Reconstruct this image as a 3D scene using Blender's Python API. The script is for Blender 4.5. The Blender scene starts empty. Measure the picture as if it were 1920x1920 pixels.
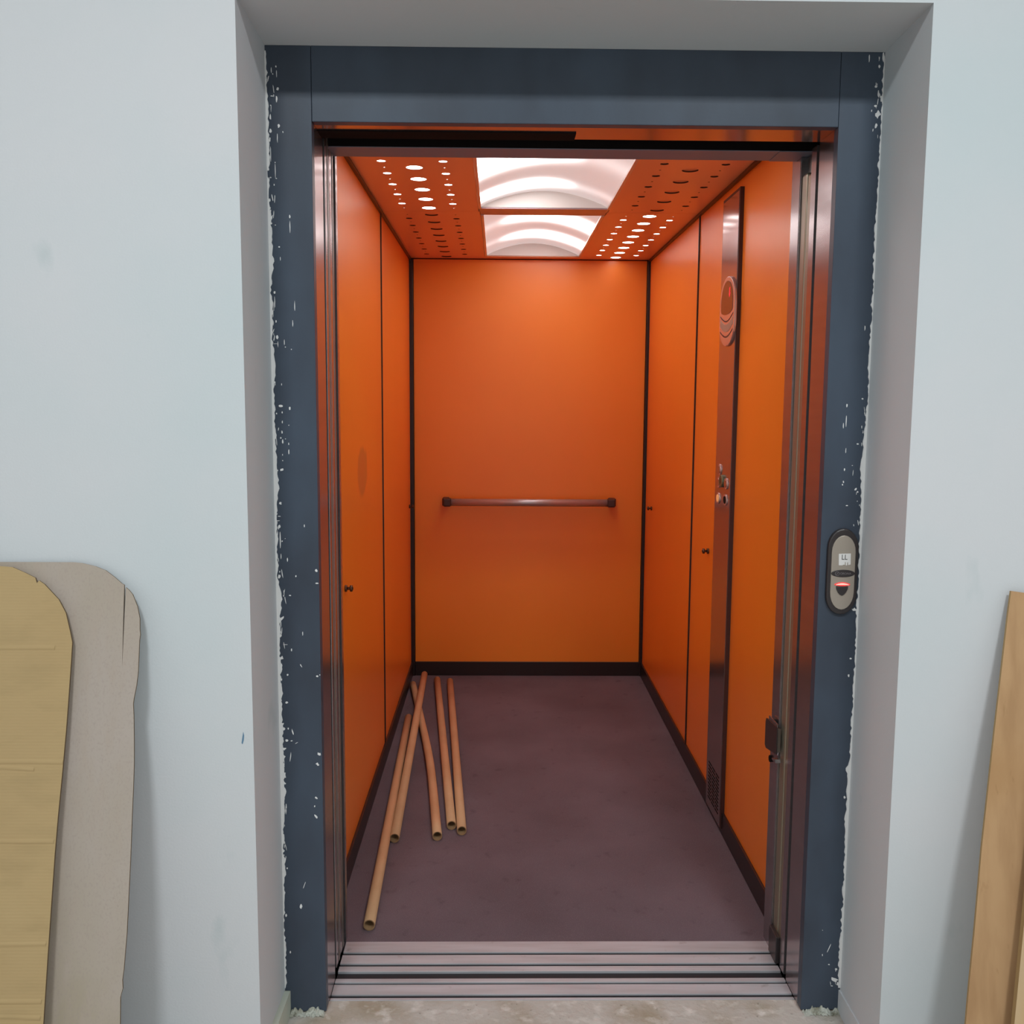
import bpy, bmesh, math, random
from mathutils import Matrix, Vector
random.seed(7)
S = bpy.context.scene
COL = S.collection
# ---------------------------------------------------------------- camera, world, lights, exposure
cd = bpy.data.cameras.new('camera'); cam = bpy.data.objects.new('camera', cd); COL.objects.link(cam)
cd.sensor_width = 36; cd.lens = 1815.63 / 1920 * 36; cd.clip_start = 0.05
CR, CU, CB = (0.999882, -0.014023, 0.006289), (-0.004644, 0.114396, 0.993424), (-0.01465, -0.993336, 0.114317)
cam.matrix_world = Matrix(((CR[0], CU[0], CB[0], -0.0439), (CR[1], CU[1], CB[1], -1.917), (CR[2], CU[2], CB[2], 1.4421), (0, 0, 0, 1)))
S.camera = cam
W = bpy.data.worlds.new('world'); S.world = W; W.use_nodes = True
W.node_tree.nodes['Background'].inputs[0].default_value = (0.5, 0.55, 0.6, 1)
W.node_tree.nodes['Background'].inputs[1].default_value = 0.02
S.view_settings.view_transform = 'Standard'; S.view_settings.look = 'None'
S.view_settings.exposure = 0.0; S.view_settings.gamma = 1.0; S.view_settings.use_curve_mapping = False
def area(name, loc, rot, sx, sy, power, col):
    l = bpy.data.lights.new(name, 'AREA'); l.shape = 'RECTANGLE'; l.size = sx; l.size_y = sy; l.energy = power; l.color = col
    o = bpy.data.objects.new(name, l); COL.objects.link(o); o.location = loc; o.rotation_euler = rot; return o
LAND = 50.0      # landing ceiling lamps, watts each
LIFT = 1.8       # strength factor of the glow painted on the lift lamp vaults
for sx in (-0.80, 1.05):
    area('landing_lamp', (sx, -2.3, 3.30), (0, 0, 0), 0.4, 0.35, LAND, (0.93, 0.985, 1.0))

# measured positions of paint chips (x, z, width, height, tilt) and ragged plaster edges (x, z) on the frame
FL= [[-0.527,2.132,0.0011,0.0092,0],[-0.524,2.125,0.0016,0.0021,0],[-0.517,2.14,0.0021,0.0037,0],[-0.516,2.126,0.0008,0.0106,0],[-0.514,2.095,0.0032,0.0058,30],[-0.537,2.075,0.0008,0.0132,0],[-0.527,2.08,0.0048,0.0016,0],[-0.523,2.081,0.0008,0.0053,0],[-0.517,2.074,0.0021,0.0106,0],[-0.53,2.061,0.0016,0.0021,0],[-0.531,2.037,0.0021,0.0095,0],[-0.531,2.009,0.0037,0.0063,0],[-0.533,1.991,0.0021,0.0079,0],[-0.513,2.019,0.0042,0.0063,0],[-0.505,2.007,0.0013,0.0032,0],[-0.517,1.996,0.0005,0.0158,0],[-0.532,1.962,0.0005,0.0238,0],[-0.538,1.93,0.0026,0.0048,0],[-0.533,1.913,0.0016,0.0021,0],[-0.523,1.944,0.0011,0.0026,0],[-0.523,1.926,0.0005,0.0238,0],[-0.521,1.911,0.0016,0.0016,0],[-0.526,1.898,0.0013,0.0032,0],[-0.536,1.866,0.0026,0.0058,0],[-0.538,1.853,0.0013,0.0053,0],[-0.535,1.829,0.0032,0.009,0],[-0.534,1.817,0.0026,0.0042,0],[-0.525,1.814,0.0018,0.0016,0],[-0.494,1.832,0.0021,0.0053,0],[-0.494,1.81,0.0008,0.0185,0],[-0.518,1.768,0.0024,0.0021,0],[-0.516,1.743,0.0011,0.0066,0],[-0.53,1.672,0.0026,0.0048,0],[-0.53,1.652,0.0005,0.0211,0],[-0.528,1.61,0.0018,0.0042,0],[-0.534,1.59,0.0008,0.0079,20],[-0.526,1.576,0.0032,0.0079,0],[-0.531,1.562,0.0058,0.0008,0],[-0.525,1.561,0.0008,0.0106,0],[-0.511,1.565,0.0011,0.0106,0],[-0.509,1.555,0.0016,0.0016,0],[-0.496,1.55,0.0013,0.0021,0],[-0.487,1.642,0.0005,0.0185,0],[-0.492,1.605,0.0008,0.0132,0],[-0.535,1.479,0.0037,0.0032,0],[-0.533,1.476,0.0008,0.0079,0],[-0.519,1.474,0.0008,0.0048,0],[-0.522,1.427,0.0058,0.0042,0],[-0.502,1.422,0.0024,0.0053,0],[-0.519,1.413,0.0016,0.0042,0],[-0.519,1.392,0.0013,0.0048,0],[-0.505,1.385,0.0013,0.0018,0],[-0.52,1.37,0.0018,0.0053,0],[-0.523,1.357,0.0021,0.0032,0],[-0.519,1.349,0.0021,0.0079,0],[-0.513,1.355,0.0016,0.0016,0],[-0.506,1.344,0.0013,0.004,0],[-0.506,1.326,0.0013,0.0095,0],[-0.52,1.32,0.0011,0.0037,0],[-0.52,1.307,0.0016,0.0016,0],[-0.532,1.285,0.0026,0.0032,0],[-0.523,1.287,0.0048,0.0063,0],[-0.527,1.212,0.0042,0.0053,0],[-0.53,1.183,0.0048,0.0013,0],[-0.533,1.173,0.0048,0.0013,0],[-0.53,1.16,0.0037,0.0069,0],[-0.535,1.139,0.0008,0.0211,0],[-0.529,1.128,0.0016,0.029,0],[-0.525,1.127,0.0016,0.0032,0],[-0.518,1.133,0.0011,0.0011,0],[-0.514,1.085,0.0016,0.0069,0],[-0.533,1.047,0.0037,0.0079,0],[-0.45,1.061,0.0032,0.0058,-30],[-0.449,1.032,0.0042,0.0021,0],[-0.496,1.048,0.0021,0.0032,0],[-0.51,1.004,0.0037,0.0021,0],[-0.532,1.008,0.0021,0.0079,0],[-0.534,0.977,0.0021,0.0106,0],[-0.531,0.949,0.0042,0.0132,35],[-0.533,0.911,0.0021,0.0063,0],[-0.523,0.891,0.0079,0.0008,0],[-0.509,0.879,0.0016,0.0053,0],[-0.531,0.861,0.0048,0.0063,0],[-0.532,0.842,0.0021,0.0079,0],[-0.533,0.81,0.0026,0.0053,0],[-0.534,0.793,0.0016,0.0132,0],[-0.488,0.842,0.0013,0.0069,-30],[-0.483,0.917,0.0011,0.0079,0],[-0.452,0.818,0.0032,0.0037,0],[-0.446,0.821,0.0018,0.0021,0],[-0.475,1.162,0.0013,0.0053,0],[-0.519,0.821,0.0026,0.0042,0],[-0.535,0.761,0.0021,0.0053,0],[-0.522,0.756,0.0037,0.0042,0],[-0.523,0.756,0.0032,0.0032,0],[-0.534,0.742,0.0021,0.0037,0],[-0.533,0.705,0.0048,0.0063,0],[-0.533,0.694,0.0063,0.0063,0],[-0.52,0.695,0.0021,0.0042,0],[-0.51,0.687,0.0016,0.0119,-15],[-0.534,0.672,0.0032,0.0053,0],[-0.524,0.667,0.0048,0.0042,0],[-0.513,0.666,0.0032,0.0021,0],[-0.502,0.661,0.0053,0.0008,-30],[-0.531,0.647,0.0079,0.0053,0],[-0.533,0.629,0.0058,0.0132,0],[-0.516,0.629,0.0013,0.0172,8],[-0.533,0.608,0.0042,0.0069,0],[-0.532,0.585,0.0063,0.0132,0],[-0.532,0.565,0.0053,0.0053,0],[-0.532,0.545,0.009,0.0158,0],[-0.535,0.526,0.0026,0.0042,0],[-0.533,0.506,0.0013,0.0158,0],[-0.535,0.481,0.0032,0.0185,0],[-0.537,0.433,0.0042,0.0211,0],[-0.538,0.403,0.0042,0.0063,0],[-0.536,0.392,0.0021,0.0021,0],[-0.529,0.36,0.0026,0.0032,0],[-0.543,0.365,0.0037,0.0158,0],[-0.451,0.635,0.0063,0.0058,0],[-0.455,0.611,0.0042,0.0069,-20],[-0.459,0.53,0.0026,0.0069,-50],[-0.463,0.51,0.0021,0.0032,0],[-0.46,0.485,0.0032,0.009,-40],[-0.499,0.266,0.0037,0.009,0],[-0.49,0.319,0.0005,0.0158,20],[-0.534,0.244,0.0026,0.0079,0],[-0.542,0.167,0.0039,0.0069,0],[-0.526,0.153,0.0019,0.0055,0],[0.742,2.171,0.0018,0.0151,0],[0.772,2.173,0.0042,0.0151,0],[0.764,2.154,0.003,0.006,0],[0.759,2.113,0.0036,0.0036,0],[0.765,2.099,0.0024,0.0121,0],[0.76,2.073,0.0048,0.0036,0],[0.765,2.055,0.0078,0.0151,0],[0.763,2.033,0.0042,0.009,0],[0.772,2.088,0.0024,0.009,0],[0.76,1.605,0.0012,0.009,0],[0.773,1.546,0.0036,0.0078,0],[0.762,1.451,0.0027,0.0027,0],[0.728,1.436,0.0018,0.006,0],[0.728,1.401,0.0012,0.0241,0],[0.722,1.392,0.0012,0.0121,0],[0.73,1.336,0.0009,0.009,0],[0.756,1.351,0.003,0.0027,0],[0.746,1.303,0.0015,0.0015,0],[0.729,1.294,0.0018,0.0048,0],[0.728,1.266,0.0018,0.0048,0],[0.726,1.26,0.0018,0.0027,0],[0.756,1.25,0.003,0.0054,30],[0.761,1.244,0.0024,0.0036,0],[0.761,1.223,0.0012,0.0018,0],[0.738,1.213,0.0036,0.0018,0],[0.775,1.434,0.003,0.0042,0],[0.77,1.381,0.0018,0.0015,0],[0.776,1.463,0.0024,0.009,0],[0.765,0.976,0.0075,0.006,0],[0.775,0.998,0.002,0.0126,0],[0.76,0.988,0.001,0.0101,-15],[0.763,0.862,0.0035,0.003,0],[0.76,0.822,0.0025,0.0055,0],[0.777,0.825,0.003,0.0075,0],[0.772,0.61,0.0025,0.004,0],[0.764,0.532,0.0035,0.005,0],[0.77,0.544,0.004,0.005,0],[0.761,0.081,0.0111,0.0069,30],[0.769,0.07,0.0041,0.0069,0],[0.755,0.065,0.0036,0.001,0],[0.763,0.107,0.0039,0.0036,0],[0.746,0.119,0.0028,0.0019,0],[0.744,0.16,0.0007,0.0207,22],[0.729,0.143,0.001,0.005,0],[0.727,0.205,0.0011,0.0011,0]]
LS= [[-0.5437, 2.1718], [-0.5443, 2.0963], [-0.5413, 2.0801], [-0.5404, 2.0203], [-0.5408, 1.9491], [-0.5435, 1.9325], [-0.5413, 1.8272], [-0.539, 1.7769], [-0.5366, 1.7308], [-0.5381, 1.715], [-0.5415, 1.6641], [-0.5387, 1.6357], [-0.5397, 1.5648], [-0.5363, 1.5326], [-0.5344, 1.5142], [-0.5368, 1.4865], [-0.539, 1.4633], [-0.5382, 1.3934], [-0.5368, 1.2971], [-0.5328, 1.264], [-0.532, 1.245], [-0.536, 1.2224], [-0.5384, 1.1686], [-0.5398, 1.0481], [-0.5334, 1.0093], [-0.534, 0.9812], [-0.5392, 0.9629], [-0.5393, 0.9015], [-0.5386, 0.8769], [-0.5375, 0.8149], [-0.5374, 0.7651], [-0.5373, 0.7087], [-0.5361, 0.652], [-0.5363, 0.5248], [-0.5428, 0.4477], [-0.5439, 0.3959], [-0.5392, 0.383], [-0.5401, 0.3439], [-0.544, 0.3309], [-0.5482, 0.133], [-0.5485, 0.0568]]
RS= [[0.7742, 2.1702], [0.7746, 2.0939], [0.7797, 1.9005], [0.7784, 1.7881], [0.7793, 1.6743], [0.7784, 1.6227], [0.7765, 1.5649], [0.7764, 1.5184], [0.7799, 1.4718], [0.7774, 1.4013], [0.7749, 1.3777], [0.7736, 1.3303], [0.7706, 1.2945], [0.7746, 1.2348], [0.7751, 1.1746], [0.7757, 1.1383], [0.7774, 1.0775], [0.7784, 1.004], [0.779, 0.9671], [0.7795, 0.9052], [0.7806, 0.8554], [0.7766, 0.8115], [0.7786, 0.7676], [0.7761, 0.717], [0.7753, 0.628], [0.7715, 0.6024], [0.7727, 0.551], [0.7719, 0.4604], [0.7735, 0.3427], [0.7731, 0.2635], [0.7704, 0.2303], [0.7726, 0.197], [0.7709, 0.1636], [0.7705, 0.13], [0.7708, 0.1099], [0.7714, 0.0545]]

# ---------------------------------------------------------------- materials
def lin(r, g, b):
    f = lambda c: c / 12.92 if c <= 0.04045 else ((c + 0.055) / 1.055) ** 2.4
    return (f(r / 255), f(g / 255), f(b / 255), 1)
def mat(name, col, rough=0.5, metal=0.0, spec=0.5, emit=None, es=0.0, noise=None, bump=None, aniso=0.0, coat=0.0):
    """noise = (scale xyz, colour2, low, high); bump = (scale xyz, strength, distance)"""
    m = bpy.data.materials.new(name); m.use_nodes = True
    nt = m.node_tree; b = nt.nodes['Principled BSDF']
    b.inputs['Base Color'].default_value = col; b.inputs['Roughness'].default_value = rough
    b.inputs['Metallic'].default_value = metal; b.inputs['Specular IOR Level'].default_value = spec
    if aniso: b.inputs['Anisotropic'].default_value = aniso
    if coat: b.inputs['Coat Weight'].default_value = coat; b.inputs['Coat Roughness'].default_value = 0.1
    if emit: b.inputs['Emission Color'].default_value = emit; b.inputs['Emission Strength'].default_value = es
    if noise or bump:
        tc = nt.nodes.new('ShaderNodeTexCoord')
    def nz(sc, detail=4):
        mp = nt.nodes.new('ShaderNodeMapping'); mp.inputs['Scale'].default_value = sc
        nt.links.new(tc.outputs['Object'], mp.inputs[0])
        n = nt.nodes.new('ShaderNodeTexNoise'); n.inputs['Scale'].default_value = 1; n.inputs['Detail'].default_value = detail
        nt.links.new(mp.outputs[0], n.inputs['Vector']); return n
    if noise:
        prev = None
        for (sc, c2, lo, hi) in (noise if isinstance(noise, list) else [noise]):
            n = nz(sc); r = nt.nodes.new('ShaderNodeMapRange'); r.inputs[1].default_value = lo; r.inputs[2].default_value = hi
            nt.links.new(n.outputs[0], r.inputs[0])
            mx = nt.nodes.new('ShaderNodeMix'); mx.data_type = 'RGBA'
            mx.inputs[6].default_value = col; mx.inputs[7].default_value = c2
            if prev: nt.links.new(prev, mx.inputs[6])
            nt.links.new(r.outputs[0], mx.inputs[0]); prev = mx.outputs[2]
        nt.links.new(prev, b.inputs['Base Color'])
    if bump:
        n = nz(bump[0]); bp = nt.nodes.new('ShaderNodeBump'); bp.inputs['Strength'].default_value = bump[1]; bp.inputs['Distance'].default_value = bump[2]
        nt.links.new(n.outputs[0], bp.inputs['Height']); nt.links.new(bp.outputs[0], b.inputs['Normal'])
    return m
M = {}
M['wall'] = mat('wall_paint', lin(213, 215, 219), 0.75, spec=0.3, noise=[((1.3, 1.3, 1.3), lin(200, 211, 215), 0.4, 0.75), ((9, 9, 5), lin(190, 200, 203), 0.66, 0.85)], bump=((220, 220, 220), 0.12, 0.002))
M['room'] = mat('landing_paint', lin(228, 230, 230), 0.8)
M['frame'] = mat('grey_frame_paint', lin(73, 84, 99), 0.40, spec=0.27, noise=((6, 6, 3), lin(62, 69, 81), 0.35, 0.7), bump=((160, 160, 160), 0.10, 0.001))
M['plaster'] = mat('plaster_white', lin(236, 236, 236), 0.85, bump=((90, 90, 90), 0.4, 0.003))
M['orange'] = mat('orange_laminate', (0.92, 0.252, 0.024, 1), 0.33, spec=0.5, noise=((3, 3, 2), (0.90, 0.235, 0.020, 1), 0.35, 0.7), bump=((500, 500, 500), 0.05, 0.0005))
M['orange_ceiling'] = mat('hazed_ceiling_laminate', (0.90, 0.40, 0.22, 1), 0.30, spec=0.5)  # paler and pinker than the wall laminate: flare haze put into the colour
M['orange_blank'] = mat('orange_blank', (0.84, 0.36, 0.19, 1), 0.5)
M['black'] = mat('black_gap', (0.010, 0.007, 0.007, 1), 0.9, spec=0.1)
M['hole'] = mat('hole_rim', (0.05, 0.02, 0.015, 1), 0.6)
M['skirt'] = mat('brown_black_skirting', lin(44, 33, 33), 0.35, spec=0.4)
M['steel'] = mat('brushed_steel', (0.40, 0.37, 0.385, 1), 0.22, metal=0.85, noise=((2, 2, 60), (0.34, 0.315, 0.33, 1), 0.3, 0.7), bump=((40, 40, 4), 0.03, 0.0005))
M['steel_dark'] = mat('dull_steel', (0.30, 0.27, 0.25, 1), 0.34, metal=1.0)
M['cop'] = mat('panel_steel', (0.42, 0.36, 0.36, 1), 0.17, metal=0.9, bump=((30, 4, 200), 0.04, 0.0004))
M['rubber'] = mat('grey_seal', lin(150, 142, 124), 0.36, metal=0.5)
M['sill'] = mat('sill_aluminium', lin(198, 200, 206), 0.5, metal=0.25, noise=[((3, 30, 3), lin(174, 172, 176), 0.35, 0.7), ((25, 25, 25), lin(140, 130, 128), 0.66, 0.85)], bump=((60, 300, 60), 0.1, 0.0006))
M['groove'] = mat('sill_groove_shade', lin(26, 28, 34), 0.6)  # dark fill standing in for the shade inside sill grooves and gap
M['header'] = mat('grey_header', lin(112, 126, 146), 0.45, metal=0.2)
M['carpet'] = mat('carpet', lin(122, 108, 116), 0.95, spec=0.1, noise=[((2.2, 2.2, 2.2), lin(106, 92, 98), 0.35, 0.7), ((18, 18, 18), lin(84, 72, 76), 0.62, 0.9), ((420, 420, 420), lin(156, 142, 146), 0.55, 0.8)], bump=((700, 700, 700), 0.8, 0.003))
M['concrete'] = mat('concrete_floor', lin(190, 184, 177), 0.85, noise=[((7, 7, 7), lin(160, 147, 126), 0.45, 0.7), ((28, 28, 28), lin(216, 212, 206), 0.52, 0.75), ((60, 60, 60), lin(98, 86, 68), 0.66, 0.8)], bump=((60, 60, 60), 0.6, 0.006))
M['concrete_dark'] = mat('shaft_concrete', lin(60, 62, 66), 0.9)
M['mortar'] = mat('mortar', lin(190, 192, 182), 0.9, noise=((40, 40, 40), lin(128, 124, 104), 0.45, 0.7), bump=((120, 120, 120), 0.8, 0.004))
M['skirting_cream'] = mat('cream_skirting_paint', lin(200, 206, 192), 0.6)
M['tube'] = mat('cardboard_tube', lin(208, 168, 128), 0.7, spec=0.25, noise=((6, 6, 6), lin(198, 158, 118), 0.4, 0.7))
M['tube_in'] = mat('cardboard_tube_inside', lin(150, 118, 84), 0.9)
M['kraft_grey'] = mat('grey_cardboard', lin(178, 166, 157), 0.9, spec=0.15, noise=[((5, 5, 1.6), lin(170, 158, 140), 0.35, 0.7), ((70, 20, 14), lin(176, 162, 150), 0.45, 0.8), ((3, 3, 3), lin(182, 170, 162), 0.5, 0.75), ((260, 260, 170), lin(166, 153, 144), 0.5, 0.9)], bump=((90, 90, 20), 0.06, 0.001))
M['kraft_edge'] = mat('cardboard_edge', lin(106, 88, 66), 0.95)
M['wood'] = mat('board_wood', lin(192, 154, 114), 0.65, spec=0.25, noise=[((30, 30, 2.2), lin(176, 138, 100), 0.4, 0.65), ((3, 3, 4), lin(178, 138, 96), 0.5, 0.75), ((60, 60, 14), lin(160, 122, 84), 0.64, 0.8)], bump=((60, 60, 5), 0.08, 0.0008))
M['wood_pale'] = mat('pale_board_wood', lin(200, 172, 136), 0.65, spec=0.25, noise=((30, 30, 2.2), lin(200, 168, 126), 0.4, 0.65))
M['wood_edge'] = mat('board_edge', lin(170, 140, 96), 0.8)
M['bezel'] = mat('dark_bezel', lin(52, 47, 48), 0.35)
M['silver'] = mat('silver_plastic', lin(172, 162, 150), 0.38, metal=0.35)
M['silver_light'] = mat('pale_silver', lin(214, 184, 176), 0.25, metal=0.6)
M['white'] = mat('white_label', lin(226, 224, 222), 0.6)
M['ink'] = mat('dark_ink', lin(52, 50, 52), 0.6)
M['etch'] = mat('etched_grey', lin(120, 114, 116), 0.5)
M['red_glow'] = mat('red_light', lin(255, 60, 50), 0.4, emit=(0.9, 0.02, 0.03, 1), es=0.9)
M['red_core'] = mat('red_light_core', lin(255, 150, 140), 0.4, emit=(1, 0.30, 0.25, 1), es=1.5)
M['red_dim'] = mat('red_digit', lin(200, 20, 40), 0.4, emit=(1, 0.02, 0.05, 1), es=0.5)
M['display'] = mat('display_glass', lin(92, 44, 34), 0.12)
M['amber'] = mat('amber_button', lin(240, 180, 110), 0.4, emit=(1, 0.5, 0.2, 1), es=0.25)
M['brass'] = mat('key_switch', lin(120, 118, 90), 0.4, metal=0.6)
M['rail'] = mat('handrail_tube', (0.52, 0.47, 0.48, 1), 0.32, metal=0.6)
M['cap'] = mat('brown_plastic', lin(66, 38, 34), 0.45)
M['bolt'] = mat('bolt_metal', lin(96, 70, 56), 0.4, metal=0.8)
M['blue'] = mat('blue_paint_mark', lin(96, 132, 160), 0.7)
M['lunette'] = mat('lamp_end_plate', lin(225, 220, 216), 0.5)
M['crossbar'] = mat('ceiling_cross_bar', lin(170, 140, 146), 0.3, metal=0.4)
M['lens'] = mat('lit_lens', (1, 1, 1, 1), 0.4, emit=(1, 0.97, 0.95, 1), es=12)
M['angle'] = mat('lamp_edge_trim', lin(220, 205, 200), 0.3, metal=0.5)

# corrugated kraft sheet: regular flutes plus noise
def kraft():
    m = mat('brown_cardboard', lin(186, 161, 119), 0.88, spec=0.15, noise=[((2, 2, 3), lin(178, 152, 111), 0.35, 0.7), ((10, 10, 30), lin(172, 148, 108), 0.5, 0.8)])
    nt = m.node_tree; b = nt.nodes['Principled BSDF']; tc = nt.nodes.new('ShaderNodeTexCoord')
    w = nt.nodes.new('ShaderNodeTexWave'); w.bands_direction = 'Z'; w.inputs['Scale'].default_value = 55; w.inputs['Distortion'].default_value = 0.3
    nt.links.new(tc.outputs['Object'], w.inputs[0]); bp = nt.nodes.new('ShaderNodeBump')
    bp.inputs['Strength'].default_value = 0.12; bp.inputs['Distance'].default_value = 0.0012
    nt.links.new(w.outputs[1], bp.inputs['Height']); nt.links.new(bp.outputs[0], b.inputs['Normal']); return m
M['kraft'] = kraft()

# orange laminate with the dull hand-sized smear that the front left panel carries
def smeared():
    m = M['orange'].copy(); m.name = 'orange_laminate_smeared'; nt = m.node_tree; b = nt.nodes['Principled BSDF']
    src = b.inputs['Base Color'].links[0].from_socket
    g = nt.nodes.new('ShaderNodeNewGeometry')
    mp = nt.nodes.new('ShaderNodeMapping'); mp.inputs['Location'].default_value = (0, -1.30, -1.215)
    nt.links.new(g.outputs['Position'], mp.inputs[0])
    mp2 = nt.nodes.new('ShaderNodeMapping'); mp2.inputs['Scale'].default_value = (0, 7.0, 10.0); nt.links.new(mp.outputs[0], mp2.inputs[0])
    n = nt.nodes.new('ShaderNodeTexNoise'); n.inputs['Scale'].default_value = 9; nt.links.new(g.outputs['Position'], n.inputs['Vector'])
    ln = nt.nodes.new('ShaderNodeVectorMath'); ln.operation = 'LENGTH'; nt.links.new(mp2.outputs[0], ln.inputs[0])
    ad = nt.nodes.new('ShaderNodeMath'); ad.operation = 'ADD'; nt.links.new(ln.outputs['Value'], ad.inputs[0]); nt.links.new(n.outputs[0], ad.inputs[1])
    r = nt.nodes.new('ShaderNodeMapRange'); r.inputs[1].default_value = 1.15; r.inputs[2].default_value = 1.4; r.inputs[3].default_value = 0.5; r.inputs[4].default_value = 0
    nt.links.new(ad.outputs[0], r.inputs[0])
    mx = nt.nodes.new('ShaderNodeMix'); mx.data_type = 'RGBA'; mx.inputs[7].default_value = (0.42, 0.13, 0.05, 1)
    nt.links.new(r.outputs[0], mx.inputs[0]); nt.links.new(src, mx.inputs[6]); nt.links.new(mx.outputs[2], b.inputs['Base Color']); return m
M['orange_smeared'] = smeared()

# lamp vaults: reflected lamp streaks painted as emission bands that also light the car
def painted_glow_vault(name, base, ys, xbright, xfar, peak):
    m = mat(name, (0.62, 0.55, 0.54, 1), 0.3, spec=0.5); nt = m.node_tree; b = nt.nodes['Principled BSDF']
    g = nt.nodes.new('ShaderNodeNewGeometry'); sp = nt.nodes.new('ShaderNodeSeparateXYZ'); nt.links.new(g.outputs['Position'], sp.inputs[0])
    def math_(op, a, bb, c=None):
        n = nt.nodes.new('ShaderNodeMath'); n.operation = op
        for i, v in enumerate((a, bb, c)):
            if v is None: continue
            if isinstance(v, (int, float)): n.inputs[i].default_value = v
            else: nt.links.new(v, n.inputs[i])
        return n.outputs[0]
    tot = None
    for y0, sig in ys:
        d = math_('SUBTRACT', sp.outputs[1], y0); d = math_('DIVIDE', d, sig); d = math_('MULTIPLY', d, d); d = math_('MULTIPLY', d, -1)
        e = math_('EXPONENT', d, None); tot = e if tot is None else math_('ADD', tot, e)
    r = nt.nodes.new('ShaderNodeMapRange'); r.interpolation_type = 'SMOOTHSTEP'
    r.inputs[1].default_value = xbright; r.inputs[2].default_value = xfar; r.inputs[3].default_value = 1; r.inputs[4].default_value = 0.02
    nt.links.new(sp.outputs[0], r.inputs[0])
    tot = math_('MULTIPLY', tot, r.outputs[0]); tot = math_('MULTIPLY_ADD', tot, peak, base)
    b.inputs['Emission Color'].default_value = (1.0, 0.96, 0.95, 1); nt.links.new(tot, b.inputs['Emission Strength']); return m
M['glow_front'] = painted_glow_vault('vault_glow_front', 0.20 * LIFT, ((0.85, 0.07), (1.22, 0.085), (1.64, 0.050)), 0.02, 0.25, 7.5 * LIFT)
M['glow_back'] = painted_glow_vault('vault_glow_back', 0.20 * LIFT, ((2.26, 0.075), (2.70, 0.065)), 0.17, -0.06, 7.0 * LIFT)

# ---------------------------------------------------------------- builders
def fin(name, bm, mats, parent=None, smooth=False):
    me = bpy.data.meshes.new(name)
    bmesh.ops.recalc_face_normals(bm, faces=bm.faces[:]); bm.to_mesh(me); bm.free()
    for m in (mats if isinstance(mats, (list, tuple)) else [mats]): me.materials.append(M[m])
    if smooth:
        for p in me.polygons: p.use_smooth = True
    o = bpy.data.objects.new(name, me); COL.objects.link(o)
    if parent:
        o.parent = parent
        p, off = parent, Vector((0, 0, 0))
        while p: off += Vector(p.location); p = p.parent
        me.transform(Matrix.Translation(-off))
    return o
def tag(o, label=None, cat=None, group=None, kind=None):
    if label: o['label'] = label
    if cat: o['category'] = cat
    if group: o['group'] = group
    if kind: o['kind'] = kind
    return o
def empty(name, loc, label=None, cat=None, group=None, kind=None, parent=None):
    o = bpy.data.objects.new(name, None); COL.objects.link(o); o.location = loc; o.empty_display_size = 0.05
    return tag(o, label, cat, group, kind)
def addbox(bm, x0, x1, y0, y1, z0, z1, bev=0.0, mi=0):
    vs = [bm.verts.new((x, y, z)) for x in (x0, x1) for y in (y0, y1) for z in (z0, z1)]
    fs = [bm.faces.new([vs[i] for i in q]) for q in ((0, 1, 3, 2), (4, 6, 7, 5), (0, 4, 5, 1), (2, 3, 7, 6), (0, 2, 6, 4), (1, 5, 7, 3))]
    for f in fs: f.material_index = mi
    if bev:
        es = {e for f in fs for e in f.edges}
        bmesh.ops.recalc_face_normals(bm, faces=fs)
        bmesh.ops.bevel(bm, geom=list(es), offset=bev, segments=2, profile=0.5, affect='EDGES', material=-1)
def box(name, x0, x1, y0, y1, z0, z1, m, parent=None, bev=0.0):
    bm = bmesh.new(); addbox(bm, x0, x1, y0, y1, z0, z1, bev); return fin(name, bm, m, parent)
def addprism(bm, pts, plane, d0, d1, mi=0, bev=0.0):
    f = {'xz': lambda a, b, d: (a, d, b), 'yz': lambda a, b, d: (d, a, b), 'xy': lambda a, b, d: (a, b, d)}[plane]
    A = [bm.verts.new(f(a, b, d0)) for a, b in pts]; B = [bm.verts.new(f(a, b, d1)) for a, b in pts]
    fa = bm.faces.new(A); fb = bm.faces.new(B[::-1]); fa.material_index = fb.material_index = mi
    for i in range(len(pts)):
        j = (i + 1) % len(pts); q = bm.faces.new((A[i], B[i], B[j], A[j])); q.material_index = mi
    if bev:
        bmesh.ops.recalc_face_normals(bm, faces=bm.faces[:])
        bmesh.ops.bevel(bm, geom=list(fa.edges) , offset=bev, segments=2, profile=0.5, affect='EDGES', material=-1)
def prism(name, pts, plane, d0, d1, m, parent=None, bev=0.0):
    bm = bmesh.new(); addprism(bm, pts, plane, d0, d1, 0, bev); return fin(name, bm, m, parent)
def stadium(c, h, z0, z1, et, eb, n=12):
    """outline of width 2h about c from z0 to z1 with elliptical ends of height et (top), eb (bottom)"""
    P = [(c + h * math.cos(t * math.pi / n), z1 - et + et * math.sin(t * math.pi / n)) for t in range(n + 1)]
    P += [(c - h * math.cos(t * math.pi / n), z0 + eb - eb * math.sin(t * math.pi / n)) for t in range(n + 1)]
    return P
def disc(c, z, r, rz=None, n=16): return [(c + r * math.cos(2 * math.pi * k / n), z + (rz or r) * math.sin(2 * math.pi * k / n)) for k in range(n)]
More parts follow.
